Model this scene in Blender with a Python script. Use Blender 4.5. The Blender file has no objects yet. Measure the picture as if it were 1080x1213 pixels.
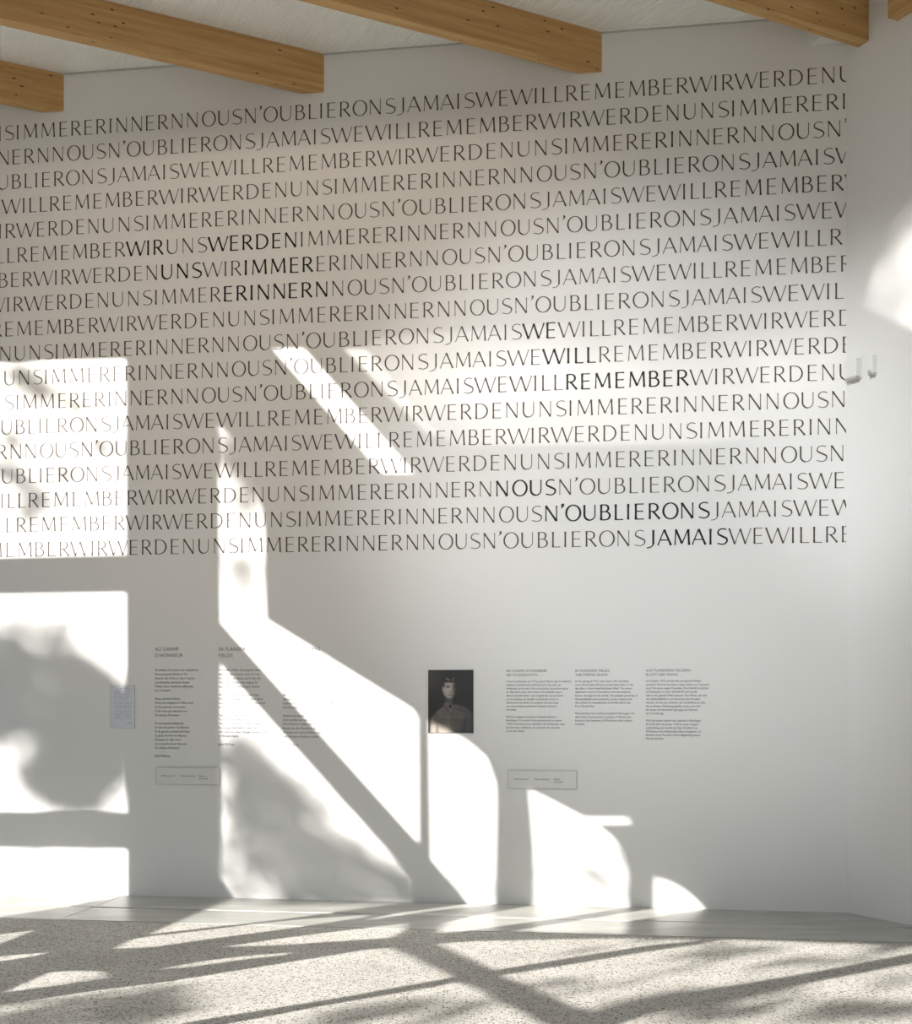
import bpy, bmesh, math, random
from mathutils import Vector, Matrix
from mathutils.geometry import delaunay_2d_cdt

sc = bpy.context.scene
COL = sc.collection

# ------------------------------------------------------------------ camera
EYE = 1.55
cd = bpy.data.cameras.new('camera')
cam = bpy.data.objects.new('camera', cd)
COL.objects.link(cam)
cam.location = (0, 0, EYE)
cam.rotation_euler = (math.pi / 2, 0, 0)
cd.sensor_fit = 'VERTICAL'
cd.sensor_height = 24.0
cd.lens = 24.0 * 1500 / 1213
cd.shift_y = 222.5 / 1213
cd.clip_start = 0.05
cd.clip_end = 400
sc.camera = cam

# ------------------------------------------------------------------ sky, sun, exposure
world = bpy.data.worlds.new('sky')
sc.world = world
world.use_nodes = True
wb = world.node_tree.nodes['Background']
wb.inputs['Color'].default_value = (0.79, 0.93, 1.07, 1)
wb.inputs['Strength'].default_value = 1.13

SUN_EL = math.radians(22)
SD = (0.7615, 0.648)                      # heading of the sunlight on the ground plan
sl = bpy.data.lights.new('sun', 'SUN')
sl.energy = 11.5
sl.angle = math.radians(0.36)
sl.color = (1.0, 0.955, 0.90)
sun = bpy.data.objects.new('sun', sl)
COL.objects.link(sun)
sv = Vector((SD[0] * math.cos(SUN_EL), SD[1] * math.cos(SUN_EL), -math.sin(SUN_EL)))
sun.rotation_euler = sv.to_track_quat('-Z', 'Y').to_euler()
sun.location = (-12, -10, 14)



def spot(name, loc, target, watts, size_deg, blend, col, radius=0.15):
    d = bpy.data.lights.new(name, 'SPOT')
    d.energy = watts; d.spot_size = math.radians(size_deg); d.spot_blend = blend
    d.color = col; d.shadow_soft_size = radius
    o = bpy.data.objects.new(name, d)
    COL.objects.link(o)
    o.location = loc
    o.rotation_euler = (Vector(target) - Vector(loc)).to_track_quat('-Z', 'Y').to_euler()
    return o


# unseen spotlights added high behind the viewpoint for the soft glow on the walls
spot('fill_spotlight', (-2.4, 2.2, 6.9), (1.35, 9.4, 3.15), 1900, 33, 1.0, (0.97, 0.99, 1.0), 0.25)
spot('fill_spotlight', (-2.0, 2.6, 6.9), (3.05, 8.85, 3.6), 950, 19, 1.0, (0.98, 0.99, 1.0), 0.25)
spot('fill_spotlight', (-1.2, 1.8, 6.9), (-1.3, 9.8, 4.6), 600, 44, 1.0, (1.0, 0.79, 0.62), 0.25)

sc.view_settings.view_transform = 'Standard'
sc.view_settings.look = 'None'
sc.view_settings.gamma = 1
sc.view_settings.use_curve_mapping = False
sc.view_settings.exposure = 0.0
sc.cycles.max_bounces = 10
sc.cycles.diffuse_bounces = 7
sc.cycles.transparent_max_bounces = 12
sc.cycles.caustics_reflective = False
sc.cycles.caustics_refractive = False

# ------------------------------------------------------------------ plan of the place (metres)
M, Y0 = -0.1492, 9.65                      # back wall: Y = Y0 + M*X
CX, CY = 2.8475, 9.2252                    # corner of back wall and right wall
WL = math.hypot(1, M)
WD = Vector((1 / WL, M / WL, 0))           # along the back wall, to the right
WN = Vector((M / WL, -1 / WL, 0))          # out of the back wall into the room
RD = Vector((0.4690, -0.8832, 0))          # along the right wall, towards the camera side
RN = Vector((-0.8832, -0.4690, 0))         # out of the right wall into the room
CEIL = 6.548
BEAM_Z = 6.252
ATRIUM = 10.2


def W(x, z=0.0, off=0.0):
    """point on the back wall at plan X = x, raised by off"""
    return Vector((x, Y0 + M * x, z)) + WN * off


def Rw(k, z=0.0, off=0.0):
    """point on the right wall, k metres from the corner"""
    return Vector((CX, CY, z)) + RD * k + RN * off


# ------------------------------------------------------------------ materials
def new_mat(name):
    m = bpy.data.materials.new(name)
    m.use_nodes = True
    nt = m.node_tree
    return m, nt, nt.nodes['Principled BSDF']


def plain(name, col, rough=0.6, metal=0.0, spec=0.5):
    m, nt, b = new_mat(name)
    b.inputs['Base Color'].default_value = (*col, 1)
    b.inputs['Roughness'].default_value = rough
    b.inputs['Metallic'].default_value = metal
    b.inputs['Specular IOR Level'].default_value = spec
    return m


def add(nt, typ, **kw):
    n = nt.nodes.new(typ)
    for k, v in kw.items():
        setattr(n, k, v)
    return n


def ramp(nt, stops):
    r = nt.nodes.new('ShaderNodeValToRGB')
    e = r.color_ramp.elements
    while len(e) < len(stops):
        e.new(0.5)
    for i, (p, c) in enumerate(stops):
        e[i].position = p
        e[i].color = (*c, 1)
    return r


def plaster(name, col):
    m, nt, b = new_mat(name)
    g = add(nt, 'ShaderNodeNewGeometry')
    n = add(nt, 'ShaderNodeTexNoise'); n.inputs['Scale'].default_value = 1.3; n.inputs['Detail'].default_value = 3
    nt.links.new(g.outputs['Position'], n.inputs['Vector'])
    r = ramp(nt, [(0.3, tuple(c * 0.975 for c in col)), (0.7, col)])
    nt.links.new(n.outputs['Fac'], r.inputs['Fac'])
    nt.links.new(r.outputs['Color'], b.inputs['Base Color'])
    f = add(nt, 'ShaderNodeTexNoise'); f.inputs['Scale'].default_value = 140; f.inputs['Detail'].default_value = 4
    nt.links.new(g.outputs['Position'], f.inputs['Vector'])
    bp = add(nt, 'ShaderNodeBump'); bp.inputs['Strength'].default_value = 0.08; bp.inputs['Distance'].default_value = 0.002
    nt.links.new(f.outputs['Fac'], bp.inputs['Height'])
    nt.links.new(bp.outputs['Normal'], b.inputs['Normal'])
    b.inputs['Roughness'].default_value = 0.85
    b.inputs['Specular IOR Level'].default_value = 0.2
    return m


M_WALL = plaster('white_plaster', (0.80, 0.80, 0.79))
M_CEIL = plain('ceiling_panel', (0.88, 0.875, 0.84), 0.8, spec=0.2)
M_GREY = plain('lettering_grey_brown', (0.085, 0.066, 0.054), 0.55, spec=0.3)
M_BLACK = plain('lettering_black', (0.012, 0.012, 0.012), 0.5, spec=0.3)
M_TEXT = plain('small_print_grey', (0.10, 0.10, 0.10), 0.6, spec=0.2)
M_PLATE = plain('label_plate', (0.74, 0.74, 0.73), 0.45)
M_RIM = plain('plate_edge_grey', (0.52, 0.52, 0.51), 0.5)
M_PAPER = plain('bluish_sheet', (0.68, 0.70, 0.76), 0.6)
M_INK = plain('blue_grey_ink', (0.16, 0.17, 0.22), 0.6)
M_DEVICE = plain('white_plastic', (0.78, 0.78, 0.76), 0.35)
M_DEVICE_D = plain('grey_plastic', (0.45, 0.45, 0.43), 0.4)
M_METAL = plain('slot_steel', (0.66, 0.64, 0.61), 0.35, 0.3)
M_DARK = plain('slot_dark', (0.03, 0.03, 0.03), 0.7)
M_FRAME = plain('steel_mullion', (0.25, 0.25, 0.25), 0.5, 0.3)
M_GROUND = plain('gravel_ground', (0.30, 0.28, 0.24), 0.95)
M_BARK = plain('bark', (0.10, 0.075, 0.055), 0.9)
M_LEAF = plain('leaf_green', (0.06, 0.11, 0.03), 0.7)


def terrazzo():
    m, nt, b = new_mat('exposed_aggregate')
    g = add(nt, 'ShaderNodeNewGeometry')
    big = add(nt, 'ShaderNodeTexNoise'); big.inputs['Scale'].default_value = 1.6; big.inputs['Detail'].default_value = 4
    nt.links.new(g.outputs['Position'], big.inputs['Vector'])
    base = ramp(nt, [(0.3, (0.44, 0.43, 0.40)), (0.7, (0.575, 0.565, 0.53))])
    nt.links.new(big.outputs['Fac'], base.inputs['Fac'])
    cur = base.outputs['Color']
    h = None
    for scale, keep, radius, tint in ((58, 0.52, 0.40, 'd'), (44, 0.35, 0.38, 'm'), (90, 0.35, 0.4, 'l')):
        v = add(nt, 'ShaderNodeTexVoronoi', feature='F1'); v.inputs['Scale'].default_value = scale
        nt.links.new(g.outputs['Position'], v.inputs['Vector'])
        sep = add(nt, 'ShaderNodeSeparateColor'); nt.links.new(v.outputs['Color'], sep.inputs['Color'])
        pick = add(nt, 'ShaderNodeMath', operation='LESS_THAN'); pick.inputs[1].default_value = keep
        nt.links.new(sep.outputs['Red'], pick.inputs[0])
        near = add(nt, 'ShaderNodeMath', operation='LESS_THAN'); near.inputs[1].default_value = radius
        nt.links.new(v.outputs['Distance'], near.inputs[0])
        mul = add(nt, 'ShaderNodeMath', operation='MULTIPLY')
        nt.links.new(pick.outputs[0], mul.inputs[0]); nt.links.new(near.outputs[0], mul.inputs[1])
        c = {'d': [(0.0, (0.05, 0.045, 0.04)), (0.5, (0.15, 0.13, 0.11)), (1.0, (0.28, 0.25, 0.21))],
             'm': [(0.0, (0.24, 0.20, 0.16)), (1.0, (0.40, 0.35, 0.29))],
             'l': [(0.0, (0.68, 0.65, 0.60)), (1.0, (0.80, 0.78, 0.74))]}[tint]
        cr = ramp(nt, c); nt.links.new(sep.outputs['Green'], cr.inputs['Fac'])
        mx = add(nt, 'ShaderNodeMix', data_type='RGBA')
        nt.links.new(mul.outputs[0], mx.inputs['Factor'])
        nt.links.new(cur, mx.inputs['A']); nt.links.new(cr.outputs['Color'], mx.inputs['B'])
        cur = mx.outputs['Result']
    nt.links.new(cur, b.inputs['Base Color'])
    b.inputs['Roughness'].default_value = 0.75
    return m


def concrete():
    m, nt, b = new_mat('smooth_concrete')
    g = add(nt, 'ShaderNodeNewGeometry')
    mp = add(nt, 'ShaderNodeMapping'); mp.inputs['Scale'].default_value = (0.9, 3.2, 1)
    nt.links.new(g.outputs['Position'], mp.inputs['Vector'])
    n = add(nt, 'ShaderNodeTexNoise'); n.inputs['Scale'].default_value = 1.7; n.inputs['Detail'].default_value = 6
    n.inputs['Distortion'].default_value = 0.8
    nt.links.new(mp.outputs['Vector'], n.inputs['Vector'])
    r = ramp(nt, [(0.25, (0.36, 0.36, 0.335)), (0.5, (0.45, 0.45, 0.42)), (0.75, (0.56, 0.56, 0.53))])
    nt.links.new(n.outputs['Fac'], r.inputs['Fac'])
    nt.links.new(r.outputs['Color'], b.inputs['Base Color'])
    b.inputs['Roughness'].default_value = 0.33
    return m


def wood(name, axis):
    """spruce glulam: grain along axis, lamella tone steps in Z, dark knots"""
    m, nt, b = new_mat(name)
    g = add(nt, 'ShaderNodeTexCoord')
    mp = add(nt, 'ShaderNodeMapping')
    mp.inputs['Rotation'].default_value = (0, 0, -math.atan2(axis.y, axis.x))
    mp.vector_type = 'POINT'
    geo = add(nt, 'ShaderNodeNewGeometry')
    nt.links.new(geo.outputs['Position'], mp.inputs['Vector'])
    st = add(nt, 'ShaderNodeMapping'); st.inputs['Scale'].default_value = (0.7, 14, 14)
    nt.links.new(mp.outputs['Vector'], st.inputs['Vector'])
    n = add(nt, 'ShaderNodeTexNoise'); n.inputs['Scale'].default_value = 2.2; n.inputs['Detail'].default_value = 6
    n.inputs['Distortion'].default_value = 0.6
    nt.links.new(st.outputs['Vector'], n.inputs['Vector'])
    r = ramp(nt, [(0.25, (0.42, 0.235, 0.082)), (0.55, (0.54, 0.325, 0.125)), (0.8, (0.63, 0.41, 0.18))])
    nt.links.new(n.outputs['Fac'], r.inputs['Fac'])
    # knots
    kn = add(nt, 'ShaderNodeMapping'); kn.inputs['Scale'].default_value = (4.5, 11, 11)
    nt.links.new(mp.outputs['Vector'], kn.inputs['Vector'])
    v = add(nt, 'ShaderNodeTexVoronoi', feature='F1'); v.inputs['Scale'].default_value = 1.5
    nt.links.new(kn.outputs['Vector'], v.inputs['Vector'])
    kr = ramp(nt, [(0.0, (0.10, 0.045, 0.02)), (0.075, (0.16, 0.07, 0.03)), (0.12, (1, 1, 1))])
    nt.links.new(v.outputs['Distance'], kr.inputs['Fac'])
    mx = add(nt, 'ShaderNodeMix', data_type='RGBA', blend_type='MULTIPLY'); mx.inputs['Factor'].default_value = 1
    nt.links.new(r.outputs['Color'], mx.inputs['A']); nt.links.new(kr.outputs['Color'], mx.inputs['B'])
    nt.links.new(mx.outputs['Result'], b.inputs['Base Color'])
    b.inputs['Roughness'].default_value = 0.55
    return m


def dimmer():
    """added sheet that dims the sun into a soft glow, graded per point"""
    m = bpy.data.materials.new('sun_dimmer'); m.use_nodes = True
    nt = m.node_tree; nt.nodes.clear()
    out = add(nt, 'ShaderNodeOutputMaterial')
    tr = add(nt, 'ShaderNodeBsdfTransparent')
    di = add(nt, 'ShaderNodeBsdfDiffuse'); di.inputs['Color'].default_value = (0.7, 0.7, 0.7, 1)
    mx = add(nt, 'ShaderNodeMixShader')
    uv = add(nt, 'ShaderNodeAttribute', attribute_name='dimming')
    nt.links.new(uv.outputs['Fac'], mx.inputs['Fac'])
    nt.links.new(tr.outputs[0], mx.inputs[1]); nt.links.new(di.outputs[0], mx.inputs[2])
    nt.links.new(mx.outputs[0], out.inputs['Surface'])
    return m


M_FLOOR = terrazzo()
M_SLAB = concrete()
BD = Vector((0.8926, 0.4508, 0))          # beams run this way
M_WOOD = wood('spruce_glulam', BD)
M_WOOD_R = wood('spruce_ledger', RD)
M_WOOD_H = wood('spruce_header', WD)
M_DIMMER = dimmer()


# ------------------------------------------------------------------ mesh helpers
def mesh_obj(name, verts, faces, mat, parent=None):
    me = bpy.data.meshes.new(name)
    me.from_pydata([tuple(v) for v in verts], [], faces)
    me.update()
    if mat:
        me.materials.append(mat)
    o = bpy.data.objects.new(name, me)
    COL.objects.link(o)
    if parent:
        o.parent = parent
        o.matrix_parent_inverse = parent.matrix_world.inverted() if False else Matrix.Identity(4)
    return o


def prism_data(bottom, top):
    n = len(bottom)
    v = list(bottom) + list(top)
    f = [tuple(range(n))[::-1], tuple(range(n, 2 * n))]
    for i in range(n):
        j = (i + 1) % n
        f.append((i, j, n + j, n + i))
    return v, f


def fix_normals(o):
    bm = bmesh.new(); bm.from_mesh(o.data)
    bmesh.ops.recalc_face_normals(bm, faces=bm.faces)
    bm.to_mesh(o.data); bm.free()
    return o


def prism(name, bottom, top, mat, parent=None, bevel=0.0):
    v, f = prism_data(bottom, top)
    o = fix_normals(mesh_obj(name, v, f, mat, parent))
    if bevel:
        bm = bmesh.new(); bm.from_mesh(o.data)
        bmesh.ops.bevel(bm, geom=list(bm.edges), offset=bevel, segments=2, profile=0.6, affect='EDGES')
        bm.to_mesh(o.data); bm.free()
    return o


def slab_of(name, pts, z0, z1, mat, parent=None, bevel=0.0):
    return prism(name, [Vector((p[0], p[1], z0)) for p in pts], [Vector((p[0], p[1], z1)) for p in pts], mat, parent, bevel)


def frame_box(name, O, A, B, a, b, z0, z1, mat, parent=None, bevel=0.0):
    """box on the plan axes A and B from O"""
    pts = [O + A * a[0] + B * b[0], O + A * a[1] + B * b[0], O + A * a[1] + B * b[1], O + A * a[0] + B * b[1]]
    return slab_of(name, pts, z0, z1, mat, parent, bevel)


def tube(path, radii, seg=8):
    verts, faces = [], []
    for i, (p, r) in enumerate(zip(path, radii)):
        d = (path[min(i + 1, len(path) - 1)] - path[max(i - 1, 0)]).normalized()
        s = d.orthogonal().normalized(); t = d.cross(s)
        for k in range(seg):
            a = 2 * math.pi * k / seg
            verts.append(p + s * math.cos(a) * r + t * math.sin(a) * r)
    for i in range(len(path) - 1):
        for k in range(seg):
            k2 = (k + 1) % seg
            faces.append((i * seg + k, i * seg + k2, (i + 1) * seg + k2, (i + 1) * seg + k))
    faces.append(tuple(range(seg))[::-1]); faces.append(tuple(range((len(path) - 1) * seg, len(path) * seg)))
    return verts, faces


def tag(o, label=None, cat=None, group=None, kind=None):
    if label: o['label'] = label
    if cat: o['category'] = cat
    if group: o['group'] = group
    if kind: o['kind'] = kind
    return o


def empty(name, loc=(0, 0, 0)):
    o = bpy.data.objects.new(name, None)
    o.location = loc
    o.empty_display_size = 0.2
    COL.objects.link(o)
    return o


def adopt(child, parent):
    """parent while keeping world coordinates (parents here are never rotated)"""
    child.parent = parent
    child.matrix_parent_inverse = Matrix.Translation(-Vector(parent.location))
    return child


# ------------------------------------------------------------------ structure: walls, floor, ceiling
wall_back = prism('wall_back', [W(-9.2), W(CX), W(CX) + Vector((0.3, 0.3, 0)), W(-9.2, 0, -0.3)],
                  [W(-9.2, ATRIUM), W(CX, ATRIUM), W(CX, ATRIUM) + Vector((0.3, 0.3, 0)), W(-9.2, ATRIUM, -0.3)], M_WALL)
tag(wall_back, kind='structure')
wall_right = frame_box('wall_right', Vector((CX, CY, 0)), RD, -RN, (-0.0, 15.0), (0.0, 0.3), 0, ATRIUM, M_WALL)
tag(wall_right, kind='structure')

STRIP = 1.12                               # width of the smooth concrete strip along the back wall
SLOT = 0.575                               # distance of the slot line from the wall
OB = W(0)
xcut = lambda p: (CX, CY)
# aggregate floor: from the strip edge towards the camera and beyond


def line_hit_right(off):
    """where the line parallel to the back wall at distance off meets the right wall (k)"""
    n = -WN
    # (C + RD*k - OB).WN = off
    c = (Vector((CX, CY, 0)) - OB).dot(WN)
    return (off - c) / RD.dot(WN)


ks, ke = line_hit_right(STRIP + 0.016), 15.0
pl = OB + WD * (-9.4) + WN * (STRIP + 0.016)
floor = slab_of('floor', [pl, Rw(ks), Rw(ke), Vector((3.5, -9.0, 0)), Vector((-9.8, -3.0, 0))], -0.12, 0.0, M_FLOOR)
tag(floor, kind='structure')

# concrete slabs, two rows cut by the slot line, three bays
JOINTS = [-9.3, -2.63, None]
base_off = 0.0


def strip_piece(x0, x1, o0, o1, z=0.0):
    def right(off):
        if x1 is None:
            return Rw(line_hit_right(off))
        return OB + WD * (x1 * WL - 0.003) + WN * off
    a = OB + WD * (x0 * WL + 0.003) + WN * o0
    b_ = OB + WD * (x0 * WL + 0.003) + WN * o1
    p = [a, right(o0), right(o1), b_]
    return slab_of('floor_slab', p, -0.1, z, M_SLAB, floor, 0.0015)


for i in range(2):
    strip_piece(JOINTS[i], JOINTS[i + 1], 0.0, SLOT - 0.021)
    strip_piece(JOINTS[i], JOINTS[i + 1], SLOT + 0.021, STRIP - 0.004)
# concrete fillets of the slot line where no channel runs
for x0, x1 in ((-9.3, -2.66), (-0.60, -0.33), (1.40, 3.14)):
    a0, a1 = x0 * WL, x1 * WL
    o = frame_box('slot_filler', OB, WD, WN, (a0, a1), (SLOT - 0.0205, SLOT + 0.0205), -0.1, -0.002, M_SLAB, floor)

drains = [(-2.655, -0.61, 'dark recessed floor slot set in concrete strip below the poem columns'),
          (-0.325, 1.395, 'bright metal edged floor slot in concrete strip below the portrait')]
for i, (x0, x1, lab) in enumerate(drains):
    d = empty('slot_drain', W(x0, 0, SLOT))
    tag(d, lab, 'drain', 'slot drains in the concrete strip')
    a0, a1 = x0 * WL, x1 * WL
    bot = frame_box('channel', OB, WD, WN, (a0, a1), (SLOT - 0.020, SLOT + 0.020), -0.06, -0.05, M_DARK)
    adopt(bot, d)
    h = -0.001 if i == 0 else 0.0015
    w_ = 0.002 if i == 0 else 0.014
    for s in (-1, 1):
        r_ = frame_box('rail', OB, WD, WN, (a0, a1), tuple(sorted((SLOT + s * 0.0205, SLOT + s * (0.0205 - w_)))), -0.05, h, M_METAL)
        adopt(r_, d)
    for a in (a0, a1):
        e_ = frame_box('end_cap', OB, WD, WN, (a - 0.003, a + 0.003), (SLOT - 0.020, SLOT + 0.020), -0.05, h, M_METAL)
        adopt(e_, d)

# corrugated ceiling over the zone along the back wall
ZONE = 2.7


def corrugated():
    pitch, amp = 0.024, 0.005
    # ribs run along RD; profile along the back wall
    ndir = RD
    verts, faces = [], []
    n = int(12.6 / pitch)
    kk = ZONE / RD.dot(WN)
    row = 0
    prof = [(0.0, 0.0), (0.30, 0.0), (0.42, amp), (0.88, amp)]
    xs = []
    for i in range(n):
        for (t, h) in prof:
            x = CX * WL - (i + t) * pitch
            xs.append((x, h))
    for (x, h) in xs:
        p = OB + WD * x
        q = p + RD * kk
        verts.append((p.x, p.y, CEIL + h)); verts.append((q.x, q.y, CEIL + h))
    for i in range(len(xs) - 1):
        faces.append((2 * i, 2 * i + 1, 2 * i + 3, 2 * i + 2))
    o = mesh_obj('ceiling', verts, faces, M_CEIL)
    return o


ceiling = corrugated()
tag(ceiling, kind='structure')
# shadow gap trim between ceiling and wall
tr_ = frame_box('trim_1', OB, WD, WN, (-9.2, CX * WL - 0.005), (0.0, 0.012), CEIL - 0.008, CEIL - 0.001, M_RIM)
tag(tr_, kind='structure')

zl = OB + WD * (-9.2) + WN * ZONE
zr = Rw(line_hit_right(ZONE))
upper = slab_of('ceiling_upper', [OB + WD * (-9.2), W(CX), zr, zl], CEIL + 0.03, CEIL + 0.25, M_CEIL)
upper.name = 'ceiling_deck'
tag(upper, kind='structure')
# upstand wall above the edge of the low ceiling, and the high roof of the hall
up = slab_of('wall_upstand', [zl, zr, zr + WN * 0.15, zl + WN * 0.15], CEIL + 0.26, ATRIUM, M_WALL)
tag(up, kind='structure')

# ------------------------------------------------------------------ facade added as sun mask, openings shaped from the sun patches
FO = Vector((-2 * SD[0], -2 * SD[1], 0))
FA = Vector((-SD[1], SD[0], 0))            # along the facade
FNo = Vector((-SD[0], -SD[1], 0))          # outwards
DIMMER_CTRL = [[[7.9435,7.3961,0.34],[7.6939,7.1531,0.26],[7.4959,6.8907,0.16]],[[7.3485,6.8465,0.086],[6.8633,6.9983,0.108],[6.4348,7.1323,0.108],[6.0137,7.2766,0.094],[5.5089,7.5211,0.029],[5.1932,7.6684,0.007],[7.5947,7.2479,0.158],[7.2507,7.288,0.187],[6.8633,7.5971,0.187],[6.4348,7.5996,0.122],[6.0137,7.7272,0.094],[5.5544,7.9285,0.086],[5.1932,8.0375,0.058],[7.7436,7.5141,0.086],[7.4467,7.6151,0.086],[6.8633,7.8391,0.072],[6.5768,7.9871,0.014],[6.1067,8.1631,0.0],[5.6456,8.3233,0.0],[5.1932,8.4743,0.0],[6.9596,7.849,0.022]],[[5.0282,8.4651,0.05],[4.8887,8.8436,0],[4.8129,8.575,0.17],[4.5922,9.1555,0],[4.5922,8.6628,0.3],[4.5922,8.1992,0.24],[4.0493,7.7633,0.3],[4.0493,9.4803,0.02],[4.0493,8.7148,0.25],[4.7382,8.9872,0.03],[4.4505,9.2902,0.03],[4.8129,8.3675,0.1]]]
OPEN = [[[10.4749,6.5252],[9.3444,6.8948],[9.3444,5.3351],[10.4749,4.9243]],[[10.4749,4.6438],[9.3444,5.0439],[9.3365,3.293],[10.4749,2.8786]],[[10.4749,2.605],[9.8183,2.8412],[9.3365,3.0119],[9.3365,2.6332],[9.1123,2.397],[8.982,2.1717],[8.9552,2.0251],[10.4749,2.2317]],[[8.7701,6.5606],[8.6976,6.5038],[8.6253,6.4075],[8.5532,6.2587],[8.4915,5.9886],[8.4787,5.1307],[7.6046,4.7358],[7.5749,4.6817],[7.57,3.7141],[8.7545,4.9906]],[[8.7545,4.6796],[7.8434,3.6961],[7.5947,3.4333],[7.5848,3.3078],[7.5947,3.2475],[7.6251,3.0316],[7.602,2.816],[7.6904,2.3793],[7.8953,2.4773],[8.6821,2.864],[8.7545,2.979]],[[7.5033,4.6813],[7.4663,4.6686],[7.3975,4.6481],[7.2849,4.6048],[7.1776,4.5215],[7.1241,4.3487],[7.1217,4.1254],[7.129,3.6104],[7.129,3.4118],[7.1995,3.1523],[7.1821,2.9615],[7.2091,2.9487],[7.2903,3.0864],[7.2702,3.3619],[7.491,3.6147]],[[6.9259,4.3637],[6.8153,4.3342],[6.6148,4.2685],[6.3641,4.3583],[6.3641,4.3142],[6.5483,4.2425],[6.4584,4.1812],[6.3971,4.0906],[6.3782,3.9904],[6.3735,3.8346],[6.3735,3.6782],[6.3705,3.379],[6.4381,3.0214],[6.4949,2.9753],[6.752,3.0919],[6.8375,3.2229],[6.9018,3.4919],[6.897,3.8898]],[[6.2187,3.9628],[6.1533,3.9688],[6.0787,3.947],[6.0137,3.903],[5.9443,3.8296],[5.9717,3.5043],[5.6519,3.3566],[6.2237,3.1521],[6.2209,3.386],[6.2187,3.7328]],[[8.4403,7.2414],[8.2516,7.3043],[7.6046,6.553],[7.6095,6.532],[7.7785,6.4784]],[[8.3146,1.9814],[8.3333,2.1797],[7.9754,2.0189],[7.6897,1.8932]],[[7.5904,1.8792],[7.6046,2.0043],[7.5329,2.0866],[7.4759,2.0259],[7.4729,1.9426],[7.47,1.8622]],[[6.6604,1.8283],[7.0003,1.9922],[6.9138,2.0544],[6.8141,2.0876],[6.634,2.07],[6.6348,1.9457]],[[6.6626,2.195],[6.694,2.3124],[6.6607,2.4445],[6.5706,2.5436],[6.5219,2.5184],[6.5737,2.4231],[6.599,2.2467]],[[7.3863,2.2222],[7.5957,2.3047],[7.6217,2.3653],[7.58,2.5373],[7.5764,2.6695],[7.5096,2.849],[7.3711,3.0029],[7.3019,2.9914],[7.2943,2.8764],[7.2744,2.7021],[7.2854,2.4701],[7.2767,2.2994]],[[6.9973,2.4406],[7.0015,2.6049],[6.9748,2.7858],[6.9156,3.0142],[6.8599,2.9994],[6.6609,2.9156],[6.5535,2.8449],[6.6822,2.7028],[6.8207,2.5585]],[[6.3966,1.6774],[6.4068,1.7807],[6.381,2.016],[6.3328,2.1469],[6.3371,2.4819],[6.3421,2.7096],[6.2963,2.7649],[5.8788,2.7223],[5.403,2.668],[5.4014,2.6153],[5.4139,2.3431],[5.4689,2.0557],[5.4715,1.9648],[5.3866,1.8114],[5.1478,1.5076]],[[6.21,2.8831],[6.131,2.9734],[5.8908,3.1232],[5.6372,3.2708],[5.3334,3.3969],[4.9091,3.527],[4.2059,3.7744],[3.7545,3.9382],[3.7043,3.8963],[4.1351,3.7245],[4.3835,3.582],[5.1902,3.4289],[5.2994,3.2808],[5.346,3.0529],[5.3853,2.7801]],[[5.2615,2.7555],[5.2084,2.9951],[5.1747,3.2226],[5.1184,3.3927],[5.1204,3.498],[4.5433,3.6831],[4.2203,3.7846],[3.9248,3.8574],[4.0937,3.6953],[4.1754,3.3125],[4.3207,2.9331],[4.3479,2.7582],[4.339,2.6543]],[[4.1006,2.6352],[4.1495,2.7442],[4.0975,2.8771],[4.0258,3.2228],[3.9363,3.5842],[3.6554,3.8556],[3.1375,3.8332],[2.1847,2.9145],[3.0562,2.5007]],[[5.3169,2.0577],[5.3217,2.2959],[5.2819,2.5753],[5.2998,2.6374],[5.1864,2.6397],[4.8871,2.6049],[4.3229,2.5297],[3.2741,2.3972],[4.9735,1.5904],[5.2608,1.8364]]]
DIMMERS = [[[8.0189,7.3736],[7.8834,7.414],[7.5206,6.9993],[7.4368,6.8769],[7.5107,6.8538],[7.6939,7.0365]],[[7.8834,7.414],[7.8184,7.5178],[6.9596,7.8553],[6.1067,8.1694],[5.1932,8.4805],[5.1932,7.6376],[5.5089,7.4901],[6.0137,7.2516],[6.8633,6.9792],[7.3485,6.8272],[7.4368,6.8769],[7.5206,6.9993]],[[5.0282,8.4651],[4.8887,8.8436],[4.5922,9.1555],[4.0493,9.4803],[4.0493,7.7633],[4.5922,8.147]]]
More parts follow.
